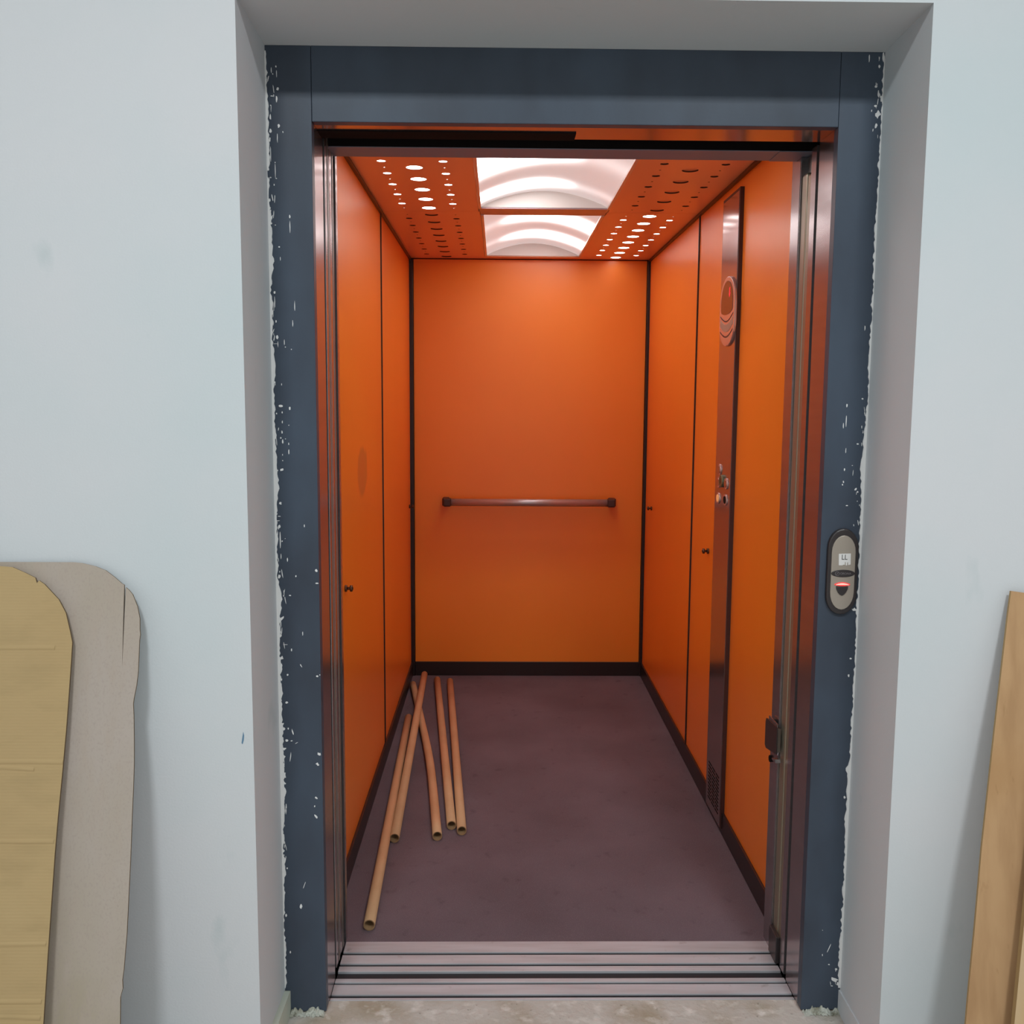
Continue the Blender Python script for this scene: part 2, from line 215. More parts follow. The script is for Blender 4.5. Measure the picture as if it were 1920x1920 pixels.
def tube(name, pts, r, m, parent=None, n=20, wall=None, mats=None):
    bm = bmesh.new(); rings = []
    P = [Vector(p) for p in pts]
    def ringset(rad):
        R = []
        for i, p in enumerate(P):
            t = (P[min(i + 1, len(P) - 1)] - P[max(i - 1, 0)]).normalized()
            u = t.cross(Vector((0, 0, 1))).normalized() if abs(t.z) < 0.95 else Vector((1, 0, 0)); v = u.cross(t)
            R.append([bm.verts.new(p + (u * math.cos(2 * math.pi * k / n) + v * math.sin(2 * math.pi * k / n)) * rad) for k in range(n)])
        return R
    def skin(R, mi):
        for a, b in zip(R, R[1:]):
            for k in range(n):
                f = bm.faces.new((a[k], a[(k + 1) % n], b[(k + 1) % n], b[k])); f.material_index = mi; f.smooth = True
    O = ringset(r); skin(O, 0)
    if wall:
        I = ringset(r - wall); skin(I, 1)
        for e in (0, -1):
            for k in range(n):
                f = bm.faces.new((O[e][k], O[e][(k + 1) % n], I[e][(k + 1) % n], I[e][k])); f.material_index = 1
    else:
        bm.faces.new(O[0][::-1]); bm.faces.new(O[-1])
    return fin(name, bm, mats or m, parent)
def text(name, s, size, loc, m, parent=None, ex=0.0002, sx=1.0):
    c = bpy.data.curves.new(name, 'FONT'); c.body = s; c.size = size; c.extrude = ex; c.align_x = 'CENTER'; c.align_y = 'CENTER'
    t = bpy.data.objects.new(name, c); COL.objects.link(t)
    bpy.context.view_layer.update(); dg = bpy.context.evaluated_depsgraph_get()
    me = bpy.data.meshes.new_from_object(t.evaluated_get(dg)); bpy.data.objects.remove(t)
    me.transform(Matrix.Translation(Vector(loc)) @ Matrix.Rotation(math.pi / 2, 4, 'X') @ Matrix.Diagonal((sx, 1, 1, 1)))
    me.materials.clear(); me.materials.append(M[m])
    o = bpy.data.objects.new(name, me); COL.objects.link(o)
    if parent:
        o.parent = parent; p, off = parent, Vector((0, 0, 0))
        while p: off += Vector(p.location); p = p.parent
        me.transform(Matrix.Translation(-off))
    return o

NL, NR, NT, D = -0.5405, 0.7755, 2.1835, 0.23       # niche sides, niche top, frame plane
OL, OR, OT = -0.444, 0.683, 2.029                   # door opening
WL, WR, YB, H = -0.494, 0.719, 3.07, 2.15           # lift car interior

# ---------------------------------------------------------------- landing: walls, floor, ceiling
bm = bmesh.new()
addbox(bm, -3.2, NL, 0, 0.262, 0, 3.35); addbox(bm, NR, 3.2, 0, 0.262, 0, 3.35); addprism(bm, [(0, NT + 0.0105), (0.262, NT - 0.0014), (0.262, 3.35), (0, 3.35)], 'yz', NL, NR)
wall = tag(fin('wall_front', bm, 'wall'), 'pale blue-white landing wall with the lift doorway recessed in it', kind='structure')
prism('paint_mark', [(-0.5645, 0.744), (-0.5625, 0.757), (-0.5605, 0.768), (-0.5590, 0.760), (-0.5600, 0.750), (-0.5625, 0.742)], 'xz', -0.0006, 0.0005, 'blue', wall)
tag(box('floor_landing', -3.2, 3.2, -4.2, 0.275, -0.12, 0, 'concrete'), 'bare grey concrete landing floor before the lift sill', kind='structure')
tag(box('ceiling_landing', -3.2, 3.2, -4.2, 0.0, 3.35, 3.45, 'room'), 'landing ceiling', kind='structure')
tag(box('wall_behind', -3.2, 3.2, -4.3, -4.2, 0, 3.35, 'room'), 'landing wall behind the viewer', kind='structure')
tag(box('wall_west', -3.3, -3.2, -4.2, 0.1, 0, 3.35, 'room'), 'landing side wall', kind='structure')
tag(box('wall_east', 3.2, 3.3, -4.2, 0.1, 0, 3.35, 'room'), 'landing side wall', kind='structure')
ws = empty('wall_shaft', (0.12, 1.8, 0), 'dark concrete lift shaft', kind='structure')
for a in ((-1.15, -1.10, 0.262, 3.4, -0.5, 2.9), (1.15, 1.20, 0.262, 3.4, -0.5, 2.9), (-1.15, 1.20, 3.4, 3.45, -0.5, 2.9), (-1.15, 1.20, 0.262, 3.45, 2.9, 2.95), (-1.15, 1.20, 0.262, 3.45, -0.55, -0.5)): box('shaft_side', *a, 'concrete_dark', ws)
# baseboards on the sides of the recess
prism('baseboard_west', [(0.06, 0), (D, 0), (D, 0.056), (0.225, 0.058), (0.06, 0.062)], 'yz', NL, NL + 0.013, 'skirting_cream')
prism('baseboard_east', [(0.02, 0), (D, 0), (D, 0.055), (0.02, 0.053)], 'yz', NR - 0.004, NR, 'wall')
for n, l in (('baseboard_west', 'short cream skirting strip on the left side of the doorway recess'), ('baseboard_east', 'painted skirting strip on the right side of the doorway recess')):
    tag(bpy.data.objects[n], l, kind='structure')
# rough mortar left along the feet of the frame
def mortar(x0, x1, seed, parent):
    rnd = random.Random(seed); bm = bmesh.new(); n = 26; rows = 5; V = []
    for i in range(n + 1):
        t = i / n; col = []
        for j in range(rows + 1):
            s = j / rows; y = D - 0.020 * (1 - s) * (0.6 + 0.5 * rnd.random()) ; z = 0.0008 + 0.013 * s * (0.45 + 0.9 * rnd.random()) * (0.5 + 0.5 * math.sin(t * 9 + seed))** 0.3 if s > 0 and t not in (0, 1) and (0.5 + 0.5 * math.sin(t * 9 + seed)) > 0.02 else 0.001
            col.append(bm.verts.new((x0 + (x1 - x0) * t, y, z)))
        V.append(col)
    for i in range(n):
        for j in range(rows): bm.faces.new((V[i][j], V[i + 1][j], V[i + 1][j + 1], V[i][j + 1]))
    return fin('mortar', bm, 'mortar', parent)
fl = bpy.data.objects['floor_landing']
mortar(NL + 0.012, -0.447, 1, fl); mortar(0.686, NR, 4, fl)

# ---------------------------------------------------------------- the painted steel door frame
fr = empty('door_frame', ((NL + NR) / 2, D, 0), 'dark blue-grey painted steel lift door frame, chipped and spattered with white paint', 'door frame')
jl = box('jamb', NL, OL, D, 0.258, 0.004, NT, 'frame', fr, 0.0012)
jr = box('jamb', OR, NR, D, 0.258, 0.004, NT, 'frame', fr, 0.0012)
box('lintel', OL + 0.0008, OR - 0.0008, D, 0.258, OT, NT, 'frame', fr, 0.0012)
box('side_return', OL - 0.018, OL - 0.0005, 0.2585, 0.359, 0.002, OT + 0.004, 'steel', fr)
box('side_return', OR + 0.0005, OR + 0.018, 0.2585, 0.353, 0.002, OT + 0.004, 'steel', fr)
tag(box('soffit', OL, OR, 0.2585, 0.354, OT + 0.001, OT + 0.006, 'cop', fr), 'polished steel underside of the lintel')
box('cover_strip', OL, 0.125, 0.296, 0.356, OT - 0.0015, OT + 0.001, 'black', fr)
# white paint drips, chips and ragged plaster edges on the frame
def blob(bm, x, z, w, h, ang, rnd):
    a = math.radians(-ang); n = 9; pts = []
    big = w > 0.006 and h > 0.006
    for k in range(n):
        t = 2 * math.pi * k / n; rr = rnd.uniform(0.5, 1.25) if big else rnd.uniform(0.7, 1.15)
        px, pz = w / 2 * math.cos(t) * rr, h / 2 * math.sin(t) * rr
        qx, qz = x + px * math.cos(a) - pz * math.sin(a), z + px * math.sin(a) + pz * math.cos(a)
        pts.append((min(max(qx, NL + 0.0003), NR - 0.0003), qz))
    addprism(bm, pts, 'xz', D - rnd.uniform(0.0006, 0.0014), D + 0.0004)
def ragged(bm, pts, edge, sign, base):
    rnd = random.Random(3); fine = []
    for (xa, za), (xb, zb) in zip(pts, pts[1:]):
        m = max(1, int(abs(za - zb) / 0.006))
        for k in range(m):
            t = k / m; fine.append((xa + (xb - xa) * t, za + (zb - za) * t))
    prev = None
    for x, z in fine:
        chunk = 0.0022 * max(0, math.sin(z * 61 + 3 * math.sin(z * 23))) ; w = max(0.0010, sign * (x - base(z))) + chunk + rnd.uniform(-0.0014, 0.0024); w = max(w, 0.0005)
        a = (edge, z); b = (edge + sign * w, z)
        if prev and z < prev[0][1]: addprism(bm, [a, prev[0], prev[1], b], 'xz', D - 0.0018, D + 0.0002)
        prev = (a, b)
rnd = random.Random(11)
bml, bmr = bmesh.new(), bmesh.new()
for x, z, w, h, a in FL: blob(bml if x < 0 else bmr, x, z, max(w * 1.6, 0.0016), h * 1.3, a, rnd)
for k in range(70):
    zc = rnd.choice((0.44, 0.55, 0.66, 0.95, 1.12, 1.35, 1.6, 1.85, 2.05)) + rnd.uniform(-0.07, 0.07)
    blob(bml, NL + 0.003 + abs(rnd.gauss(0, 0.006)), zc, rnd.uniform(0.0009, 0.0022), rnd.uniform(0.004, 0.022), rnd.uniform(-12, 12), rnd)
for k in range(30):
    zc = rnd.choice((0.1, 1.2, 1.3, 1.4, 2.05, 2.12)) + rnd.uniform(-0.06, 0.06)
    blob(bmr, NR - 0.003 - abs(rnd.gauss(0, 0.010)), min(zc, 2.17), rnd.uniform(0.0009, 0.002), rnd.uniform(0.003, 0.014), rnd.uniform(-12, 12), rnd)
ragged(bml, LS, NL + 0.0002, 1, lambda z: -0.5425 - 0.0055 * ((z - 1.25) / 1.1) ** 2)
ragged(bmr, RS, NR - 0.0002, -1, lambda z: 0.7805 - 0.0065 * ((z - 1.15) / 1.1) ** 2)
for bm_, j in ((bml, jl), (bmr, jr)):
    tag(fin('paint_splatter', bm_, 'plaster', j), 'white paint chips and drips', kind='stuff')

# ---------------------------------------------------------------- landing sill and car sill
def sill(name, loc, parts, grooves, x0, x1, label):
    e = empty(name, loc, label, 'sill', kind=None)
    for (a, b) in parts: box('sill_rail', x0, x1, a, b, -0.045, 0.0012, 'sill', e, 0.0008)
    for (a, b) in grooves: box('groove_shade', x0, x1, a + 0.0001, b - 0.0001, -0.045, -0.0028, 'groove', e)
    return e
box('trim_8', OL, OR, 0.3642, 0.3938, -0.10, -0.005, 'groove')  # gap closed with a dark box, its shade put into the colour
tag(bpy.data.objects['trim_8'], 'dark filler for the shade in the gap between landing and car', kind='structure')
sill('landing_sill', (0.12, 0.275, 0), [(0.2755, 0.285), (0.298, 0.339), (0.348, 0.364)], [(0.285, 0.298), (0.339, 0.348)], OL, OR, 'scratched aluminium door sill with two grooves next to the concrete floor')
sill('car_sill', (0.12, 0.394, 0), [(0.394, 0.417), (0.429, 0.468), (0.480, 0.531)], [(0.417, 0.429), (0.468, 0.480)], OL, OR, 'scratched aluminium door sill with two grooves next to the purple-brown carpet')

# ---------------------------------------------------------------- car doors stacked at the left, slam post at the right, header
g = 'leaves of the telescopic car door'
for (ya, yb, zt, lab) in ((0.392, 0.435, 2.07, 'steel door leaf stacked edge-on at the left of the opening, nearer the frame'), (0.450, 0.497, 2.028, 'steel door leaf stacked edge-on at the left, nearer the orange wall')):
    e = empty('door_leaf', (-0.65, (ya + yb) / 2, 0.01), lab, 'door leaf', g)
    box('leaf_panel', -0.90, OL - 0.002, ya, yb - 0.012, 0.012, zt, 'steel', e, 0.0015)
    box('edge_strip', -0.470, OL - 0.0005, yb - 0.011, yb, 0.012, zt, 'steel_dark', e, 0.001)
box('trim_1', -0.56, OL - 0.016, 0.361, 0.3905, -0.01, 2.12, 'black')
tag(bpy.data.objects['trim_1'], 'dark gap between frame and door leaves', kind='structure')
tag(box('trim_2', -0.60, OL - 0.0005, 0.531, 0.556, 0.0, 2.15, 'steel'), 'thin steel front post of the car at the left', kind='structure')
sp = empty('door_post', (0.70, 0.45, 0), 'tall steel closing post with ribbed grey seals at the right of the opening', 'door post')
box('post_body', 0.700, 0.80, 0.3735, 0.491, 0.004, 2.028, 'steel_dark', sp)
box('post_face', 0.684, 0.7005, 0.374, 0.4085, 0.004, 2.028, 'steel', sp)
box('seal', 0.688, 0.702, 0.4105, 0.4460, 0.02, 1.978, 'rubber', sp, 0.005)
box('seal', 0.687, 0.702, 0.4475, 0.4870, 0.03, 1.985, 'rubber', sp, 0.005)
box('post_lip', 0.684, 0.7005, 0.4872, 0.4905, 0.004, 2.028, 'steel', sp)
box('post_foot', 0.676, 0.688, 0.42, 0.485, 0.003, 0.075, 'bezel', sp, 0.002)
tag(box('trim_3', OR, 0.80, 0.4915, 0.556, 0.0, 2.15, 'steel'), 'steel front post of the car at the right', kind='structure')
tag(box('trim_4', OR + 0.018, 0.80, 0.3535, 0.3732, -0.01, 2.12, 'black'), 'dark gap beside the closing post', kind='structure')
hd = empty('door_header', (0.12, 0.48, 2.03), 'grey metal car door header with a dark track slot above the opening', 'door header')
box('track_front', -0.60, 0.80, 0.4362, 0.4395, 2.031, 2.148, 'black', hd)
box('header_channel', -0.60, 0.80, 0.440, 0.531, 2.030, 2.148, 'header', hd, 0.001)
box('track_cover', -0.60, 0.80, 0.3575, 0.4355, 2.075, 2.12, 'black', hd)
box('end_cap', 0.617, OR, 0.437, 0.530, 2.0285, 2.030, 'header', hd)
# bent steel latch plate low on the right post
lp = empty('latch_plate', (0.683, 0.51, 0.57), 'small bent dark steel latch plate sticking out low on the right post', 'latch')
prism('plate', [(0.462, 0.547), (0.555, 0.531), (0.566, 0.537), (0.566, 0.600), (0.560, 0.611), (0.462, 0.618)], 'yz', 0.670, 0.673, 'bezel', lp)
box('flange', 0.673, 0.683, 0.470, 0.474, 0.55, 0.612, 'steel_dark', lp); box('flange', 0.673, 0.688, 0.548, 0.552, 0.535, 0.612, 'steel_dark', lp)
box('lip', 0.6735, 0.677, 0.474, 0.548, 0.6105, 0.622, 'steel', lp)
prism('hook', [(0.462, 0.534), (0.49, 0.528), (0.49, 0.524), (0.458, 0.526)], 'yz', 0.668, 0.682, 'steel', lp)
tube('bolt_head', [(0.684, 0.545, 0.505), (0.678, 0.545, 0.505)], 0.009, 'black', lp, 12)

# ---------------------------------------------------------------- lift car shell
tag(box('floor_car', -0.60, 0.80, 0.5312, 3.12, -0.03, 0.0, 'carpet'), 'worn purple-brown carpet floor of the lift car', kind='structure')
def car_wall(name, label, backing, loc):
    e = empty(name, loc, label, kind='structure')
    box('backing', *backing, 'black', e); return e
wl = car_wall('wall_left', 'left wall of the lift car, orange laminate panels', (WL - 0.035, WL - 0.016, 0.556, 3.12, 0, 2.20), (WL, 1.8, 0))
box('wall_panel', WL - 0.0158, WL, 0.560, 1.8515, 0.0, 2.143, 'orange_smeared', wl, 0.001)
box('wall_panel', WL - 0.0158, WL, 1.8595, 3.045, 0.0, 2.143, 'orange', wl, 0.001)
box('joint', WL - 0.015, WL + 0.0045, 1.8516, 1.8594, 0.0, 2.143, 'skirt', wl)
wr = car_wall('wall_right', 'right wall of the lift car, orange laminate panels', (WR + 0.016, WR + 0.035, 0.556, 3.12, 0, 2.20), (WR, 1.8, 0))
box('wall_panel', WR, WR + 0.0158, 0.560, 1.2895, 0.0, 2.143, 'orange', wr, 0.001)
box('wall_panel', WR, WR + 0.0158, 1.2905, 1.8395, 0.0, 2.143, 'orange', wr, 0.001)
box('wall_panel', WR, WR + 0.0158, 1.8485, 3.045, 0.0, 2.143, 'orange', wr, 0.001)
box('joint', WR - 0.005, WR + 0.015, 1.8396, 1.8484, 0.0, 2.143, 'skirt', wr)
wb = car_wall('wall_back', 'back wall of the lift car, one orange laminate panel', (WL - 0.02, WR + 0.02, YB + 0.016, YB + 0.035, 0, 2.20), (0.12, YB, 0))
box('wall_panel', -0.474, 0.704, YB, YB + 0.0158, 0.0, 2.146, 'orange', wb, 0.001)
for nm, a, l in (('trim_5', (WL - 0.004, -0.4755, 3.048, YB + 0.014, 0.0, 2.146), 'dark corner profile at the back left of the car'), ('trim_6', (0.7055, WR + 0.004, 3.048, YB + 0.014, 0.0, 2.146), 'dark corner profile at the back right of the car')):
    bm = bmesh.new(); x0, x1, y0, y1, z0, z1 = a
    addbox(bm, x0, x1, y0 + 0.006, y1, z0, z1, 0.002); tag(fin(nm, bm, 'skirt'), l, kind='structure')
tag(box('baseboard_left', WL, WL + 0.008, 0.560, 3.055, 0.0008, 0.074, 'skirt', None, 0.001), 'dark skirting along the left car wall', kind='structure')
tag(box('baseboard_right', WR - 0.008, WR, 0.560, 3.055, 0.0008, 0.074, 'skirt', None, 0.001), 'dark skirting along the right car wall', kind='structure')
tag(box('baseboard_back', WL + 0.02, WR - 0.012, YB - 0.010, YB - 0.0005, 0.0008, 0.074, 'skirt', None, 0.001), 'dark skirting along the back car wall', kind='structure')
bm = bmesh.new()
addbox(bm, -0.60, WL, 0.5562, 0.5598, 0, 2.15); addbox(bm, WR, 0.80, 0.5562, 0.5598, 0, 2.15)
tag(fin('trim_7', bm, 'steel_dark'), 'folded edges of the car front', kind='structure')

for nm, x0, x1 in (('trim_9', WL, WL + 0.010), ('trim_10', WR - 0.010, WR)):
    tag(box(nm, x0, x1, 0.56, 3.05, H - 0.011, H - 0.0005, 'skirt'), 'dark edge strip between car wall and ceiling', kind='structure')
# car ceiling: orange sheets with real round holes, cells laid out column by column
ce = empty('ceiling_car', (0.12, 1.8, H), 'orange ceiling of the lift car with rows of round holes', kind='structure')
LENS = {}
def lens_mesh(r, m):
    k = (r, m)
    if k not in LENS:
        bm = bmesh.new(); n = 24
        for z in (0, 0.0015): bm.faces.new([bm.verts.new((r * math.cos(2 * math.pi * i / n), r * math.sin(2 * math.pi * i / n), z)) for i in range(n)])
        bm.verts.ensure_lookup_table()
        for i in range(n): bm.faces.new((bm.verts[i], bm.verts[(i + 1) % n], bm.verts[n + (i + 1) % n], bm.verts[n + i]))
        me = bpy.data.meshes.new('lens'); bm.to_mesh(me); bm.free(); me.materials.append(M[m]); LENS[k] = me
    return LENS[k]
def holed(x0, x1, y0, y1, cols, lit):
    T = 0.0045; bm = bmesh.new(); disks = []
    def quad(a, b, c, d):
        f = bm.faces.new([bm.verts.new((p[0], p[1], H)) for p in ((a, c), (b, c), (b, d), (a, d))]); f.material_index = 0
    x = x0
    for cx, w, holes in sorted(cols):
        if cx - w > x: quad(x, cx - w, y0, y1)
        y = y0
        for hy, r in sorted(holes):
            hw = w if r > 0.006 else 0.008
            if hy - hw < y or hy + hw > y1: continue
            quad(cx - w, cx + w, y, hy - hw); n = 24
            if hw < w:
                quad(cx - w, cx - hw, hy - hw, hy + hw); quad(cx + hw, cx + w, hy - hw, hy + hw)
            inn, out, up = [], [], []
            for k in range(n):
                t = 2 * math.pi * k / n; c, s = math.cos(t), math.sin(t); m = max(abs(c), abs(s))
                out.append(bm.verts.new((cx + hw * c / m, hy + hw * s / m, H))); inn.append(bm.verts.new((cx + r * c, hy + r * s, H))); up.append(bm.verts.new((cx + r * c, hy + r * s, H + T)))
            for k in range(n):
                j = (k + 1) % n
                bm.faces.new((out[k], out[j], inn[j], inn[k])).material_index = 0
                bm.faces.new((inn[k], inn[j], up[j], up[k])).material_index = 1
            disks.append((cx, hy, r)); y = hy + hw
        quad(cx - w, cx + w, y, y1); x = cx + w
    quad(x, x1, y0, y1)
    # folded edges so the sheet has thickness
    for (a, b, c, d) in ((x0, x1, y0, y0), (x0, x1, y1, y1), (x0, x0, y0, y1), (x1, x1, y0, y1)):
        if c == d: pts = [(a, c, H), (b, c, H), (b, c, H + 0.012), (a, c, H + 0.012)]
        else: pts = [(a, c, H), (a, d, H), (a, d, H + 0.012), (a, c, H + 0.012)]
        bm.faces.new([bm.verts.new(p) for p in pts]).material_index = 0
    bmesh.ops.remove_doubles(bm, verts=bm.verts[:], dist=1e-5)
    o = fin('ceiling_panel', bm, ['orange_ceiling', 'hole'], ce)
    for cx, hy, r in disks:
        L = bpy.data.objects.new('lamp_hole' if lit else 'blank_hole', lens_mesh(r, 'lens' if lit else 'orange_blank')); COL.objects.link(L)
        L.parent = o; L.location = (cx - 0.12, hy - 1.8, 0.0012 if lit else 0.0044)
    return o
BR, SR, DR = 0.0255, 0.0130, 0.0035
fb = [(0.846 + 0.157 * k, BR) for k in range(7)]
fs = [(0.767 + 0.157 * k, SR) for k in range(7)] + [(0.846 + 0.157 * k, DR) for k in range(7)]
bb = [(1.915 + 0.1545 * k, BR) for k in range(8)]
bs = [(1.995 + 0.155 * k, SR) for k in range(7)] + [(1.915 + 0.155 * k, DR) for k in range(7)]
holed(WL, -0.122, 0.56, 1.843, [(-0.397, 0.020, fs), (-0.305, 0.034, fb), (-0.2125, 0.020, fs)], True)
holed(0.368, WR, 0.56, 1.843, [(0.451, 0.020, fs), (0.544, 0.034, fb), (0.636, 0.020, fs)], False)
holed(WL, -0.115, 1.847, YB, [(-0.397, 0.020, bs), (-0.304, 0.034, bb), (-0.2115, 0.020, bs)], False)
holed(0.361, WR, 1.847, YB, [(0.4445, 0.020, bs), (0.536, 0.034, bb), (0.627, 0.020, bs)], True)
box('ceiling_panel', -0.122, 0.368, 0.56, 0.712, H, H + 0.012, 'orange_ceiling', ce)
box('ceiling_panel', -0.115, 0.361, 2.992, YB, H, H + 0.012, 'orange_ceiling', ce)
tag(box('cross_bar', -0.118, 0.364, 1.785, 1.908, H, H + 0.010, 'crossbar', ce), 'plain metal bar between the two lamp windows')
box('ceiling_cover', -0.60, 0.80, 0.53, 3.12, 2.235, 2.26, 'black', ce)
bm = bmesh.new(); addbox(bm, -0.53, -0.51, 0.53, 3.12, H + 0.02, 2.235); addbox(bm, 0.735, 0.755, 0.53, 3.12, H + 0.02, 2.235); fin('ceiling_side', bm, 'black', ce)

# two arched lamps
def lamp(x0, x1, y0, y1, dm, label):
    e = empty('ceiling_light', ((x0 + x1) / 2, (y0 + y1) / 2, H), label, 'ceiling light', 'arched lights in the lift ceiling')
    n = 20; rise = 0.060; arc = []
    for k in range(n + 1):
        t = k / n; arc.append((x0 + (x1 - x0) * t, H + 0.004 + rise * math.sin(math.pi * t) ** 0.85))
    bm = bmesh.new(); V = [[bm.verts.new((x, y, z)) for x, z in arc] for y in (y0, y1)]
    for k in range(n): bm.faces.new((V[0][k], V[0][k + 1], V[1][k + 1], V[1][k]))
    fin('painted_glow_vault', bm, dm, e, True)
    for yy in (y0, y1):
        bm = bmesh.new(); addprism(bm, arc, 'xz', yy - 0.001, yy + 0.001); fin('end_plate', bm, 'lunette', e)
    for xx in (x0, x1): box('edge_trim', xx - 0.005, xx + 0.005, y0, y1, H - 0.002, H + 0.006, 'angle', e)
    return e
lamp(-0.116, 0.362, 0.715, 1.782, 'glow_front', 'arched light with painted-on glow in the car ceiling, the larger one nearest the doorway')
lamp(-0.108, 0.354, 1.911, 2.985, 'glow_back', 'arched light with painted-on glow in the car ceiling, the one next to the back wall')

# ---------------------------------------------------------------- handrail on the back wall
hr = empty('handrail', (0.115, YB, 0.92), 'brushed steel handrail with brown end caps on the orange back wall', 'handrail')
hz = 0.9245
tube('rail', [(-0.282, 3.00, hz), (0.515, 3.00, hz)], 0.0190, 'rail', hr, 24)
for s, xe in ((-1, -0.282), (1, 0.515)):
    bm = bmesh.new(); addbox(bm, min(xe, xe + s * 0.040), max(xe, xe + s * 0.040), 2.978, 3.022, hz - 0.0205, hz + 0.0205, 0.006)
    addbox(bm, min(xe + s * 0.012, xe + s * 0.046), max(xe + s * 0.012, xe + s * 0.046), 3.005, YB - 0.0003, hz - 0.019, hz + 0.021, 0.004)
    fin('end_cap', bm, 'cap', hr)

# ---------------------------------------------------------------- bare bolts where side rails are missing
def stub(x, y, z, s, label):
    e = empty('bolt', (x, y, z), label, 'bolt')
    tube('shank', [(x, y, z), (x + s * 0.024, y, z)], 0.0045, 'bolt', e, 10)
    tube('nut', [(x + s * 0.0002, y, z), (x + s * 0.006, y, z)], 0.0105, 'bolt', e, 6)
    tube('nut', [(x + s * 0.015, y, z), (x + s * 0.022, y, z)], 0.0100, 'bolt', e, 6)
stub(WL, 0.905, 0.888, 1, 'bare bolt low on the left orange wall close to the door leaves')
stub(WL, 2.975, 0.905, 1, 'tiny bare bolt on the left orange wall beside the back corner')
stub(WR, 2.84, 0.916, -1, 'tiny bare bolt on the right orange wall beside the back corner')
stub(WR, 1.535, 0.906, -1, 'bare bolt on the right orange wall just left of the steel control panel')

# ---------------------------------------------------------------- control panel on the right wall
cp = empty('control_panel', (WR, 1.29, 0.02), 'tall steel lift control panel with oval display and round buttons', 'control panel')
XF = 0.705
box('housing', XF + 0.001, WR - 0.0002, 1.178, 1.405, 0.02, 2.108, 'cap', cp)
box('face_plate', XF, XF + 0.0012, 1.186, 1.399, 0.022, 2.098, 'cop', cp)
def yz_stad(c, h, z0, z1, et, eb): return stadium(c, h, z0, z1, et, eb, 14)
ov = prism('display_unit', yz_stad(1.277, 0.104, 1.622, 1.846, 0.085, 0.075), 'yz', XF - 0.007, XF - 0.0002, 'silver_light', cp, 0.0025)
tag(ov, 'silver oval floor display')
P = [(1.277 + 0.080 * math.cos(t * math.pi / 14), 1.762 + 0.070 * math.sin(t * math.pi / 14)) for t in range(15)] + [(1.277 - 0.080 * math.cos(t * math.pi / 10), 1.742 - 0.018 * math.sin(t * math.pi / 10)) for t in range(0, 11)]
prism('display_window', P, 'yz', XF - 0.0082, XF - 0.0055, 'display', ov)
prism('display_arrow', [(1.240, 1.775), (1.252, 1.790), (1.246, 1.790), (1.246, 1.808), (1.234, 1.808), (1.234, 1.790), (1.228, 1.790)][::-1], 'yz', XF - 0.0086, XF - 0.0080, 'red_dim', ov)
def arcband(zc, dz, w, sag, name, m, parent, xo):
    a = [(1.277 - w + 2 * w * t / 10, zc - sag * math.sin(math.pi * t / 10)) for t in range(11)]
    b = [(y, z + dz) for y, z in a][::-1]
    return prism(name, a + b, 'yz', XF - xo, XF - xo + 0.002, m, parent)
arcband(1.722, 0.004, 0.088, 0.022, 'groove', 'cap', ov, 0.0076); arcband(1.690, 0.024, 0.086, 0.022, 'name_plate', 'silver', ov, 0.0078)
arcband(1.670, 0.005, 0.084, 0.020, 'groove', 'cap', ov, 0.0076)
for y, z, m in ((1.334, 1.216, 'cop'), (1.340, 1.172, 'cop'), (1.236, 1.176, 'cop'), (1.342, 1.118, 'amber'), (1.240, 1.122, 'black')):
    b = prism('button', disc(y, z, 0.0235, 0.0185, 20), 'yz', XF - 0.0035, XF - 0.0001, 'silver_light', cp, 0.0012)
    prism('button_cap', disc(y, z, 0.0155, 0.0125, 18), 'yz', XF - 0.0048, XF - 0.0030, m, b)
ks = prism('key_switch', disc(1.290, 1.180, 0.024, 0.021, 20), 'yz', XF - 0.009, XF - 0.0001, 'brass', cp, 0.003)
prism('key_slot', disc(1.288, 1.180, 0.003, 0.010, 8), 'yz', XF - 0.0095, XF - 0.0085, 'black', ks)
bm = bmesh.new()
for c in range(3):
    for r in range(11): 
        y = 1.345 - 0.055 * c; z = 0.055 + 0.0125 * r
        addprism(bm, [(y - 0.022, z), (y + 0.022, z), (y + 0.022, z + 0.0045), (y - 0.022, z + 0.0045)], 'yz', XF - 0.0008, XF + 0.0004)
tag(fin('vent_slots', bm, 'black', cp), 'rows of narrow dark vent slots near the floor', kind='stuff')

# ---------------------------------------------------------------- landing call station on the right jamb
cs = empty('call_station', (0.732, D, 1.064), 'oval silver call button station in a dark surround on the right jamb', 'call button')
prism('surround', stadium(0.7318, 0.0345, 0.966, 1.162, 0.044, 0.044), 'xz', D - 0.010, D - 0.0002, 'bezel', cs, 0.003)
pl = prism('plate', stadium(0.7320, 0.0268, 0.978, 1.147, 0.038, 0.040), 'xz', D - 0.0125, D - 0.008, 'silver', cs, 0.001)
lb = prism('label', [(0.7205, 1.1055), (0.7475, 1.1065), (0.7480, 1.0815), (0.7425, 1.0800), (0.7422, 1.0862), (0.7402, 1.0862), (0.7402, 1.0795), (0.7372, 1.0795), (0.7368, 1.0865), (0.7348, 1.0865), (0.7350, 1.0810), (0.7310, 1.0808), (0.7300, 1.0795), (0.7215, 1.0795)], 'xz', D - 0.0132, D - 0.0124, 'white', cs)
text('lettering', 'LL', 0.0165, (0.7334, D - 0.0134, 1.0975), 'ink', lb, sx=0.85)
lens = [(0.732 + 0.0268 * math.cos(t * math.pi / 12), 1.0610 + 0.0085 * math.sin(t * math.pi / 12)) for t in range(24)]
bd = prism('brand_band', lens, 'xz', D - 0.0140, D - 0.0118, 'bezel', cs, 0.0008)
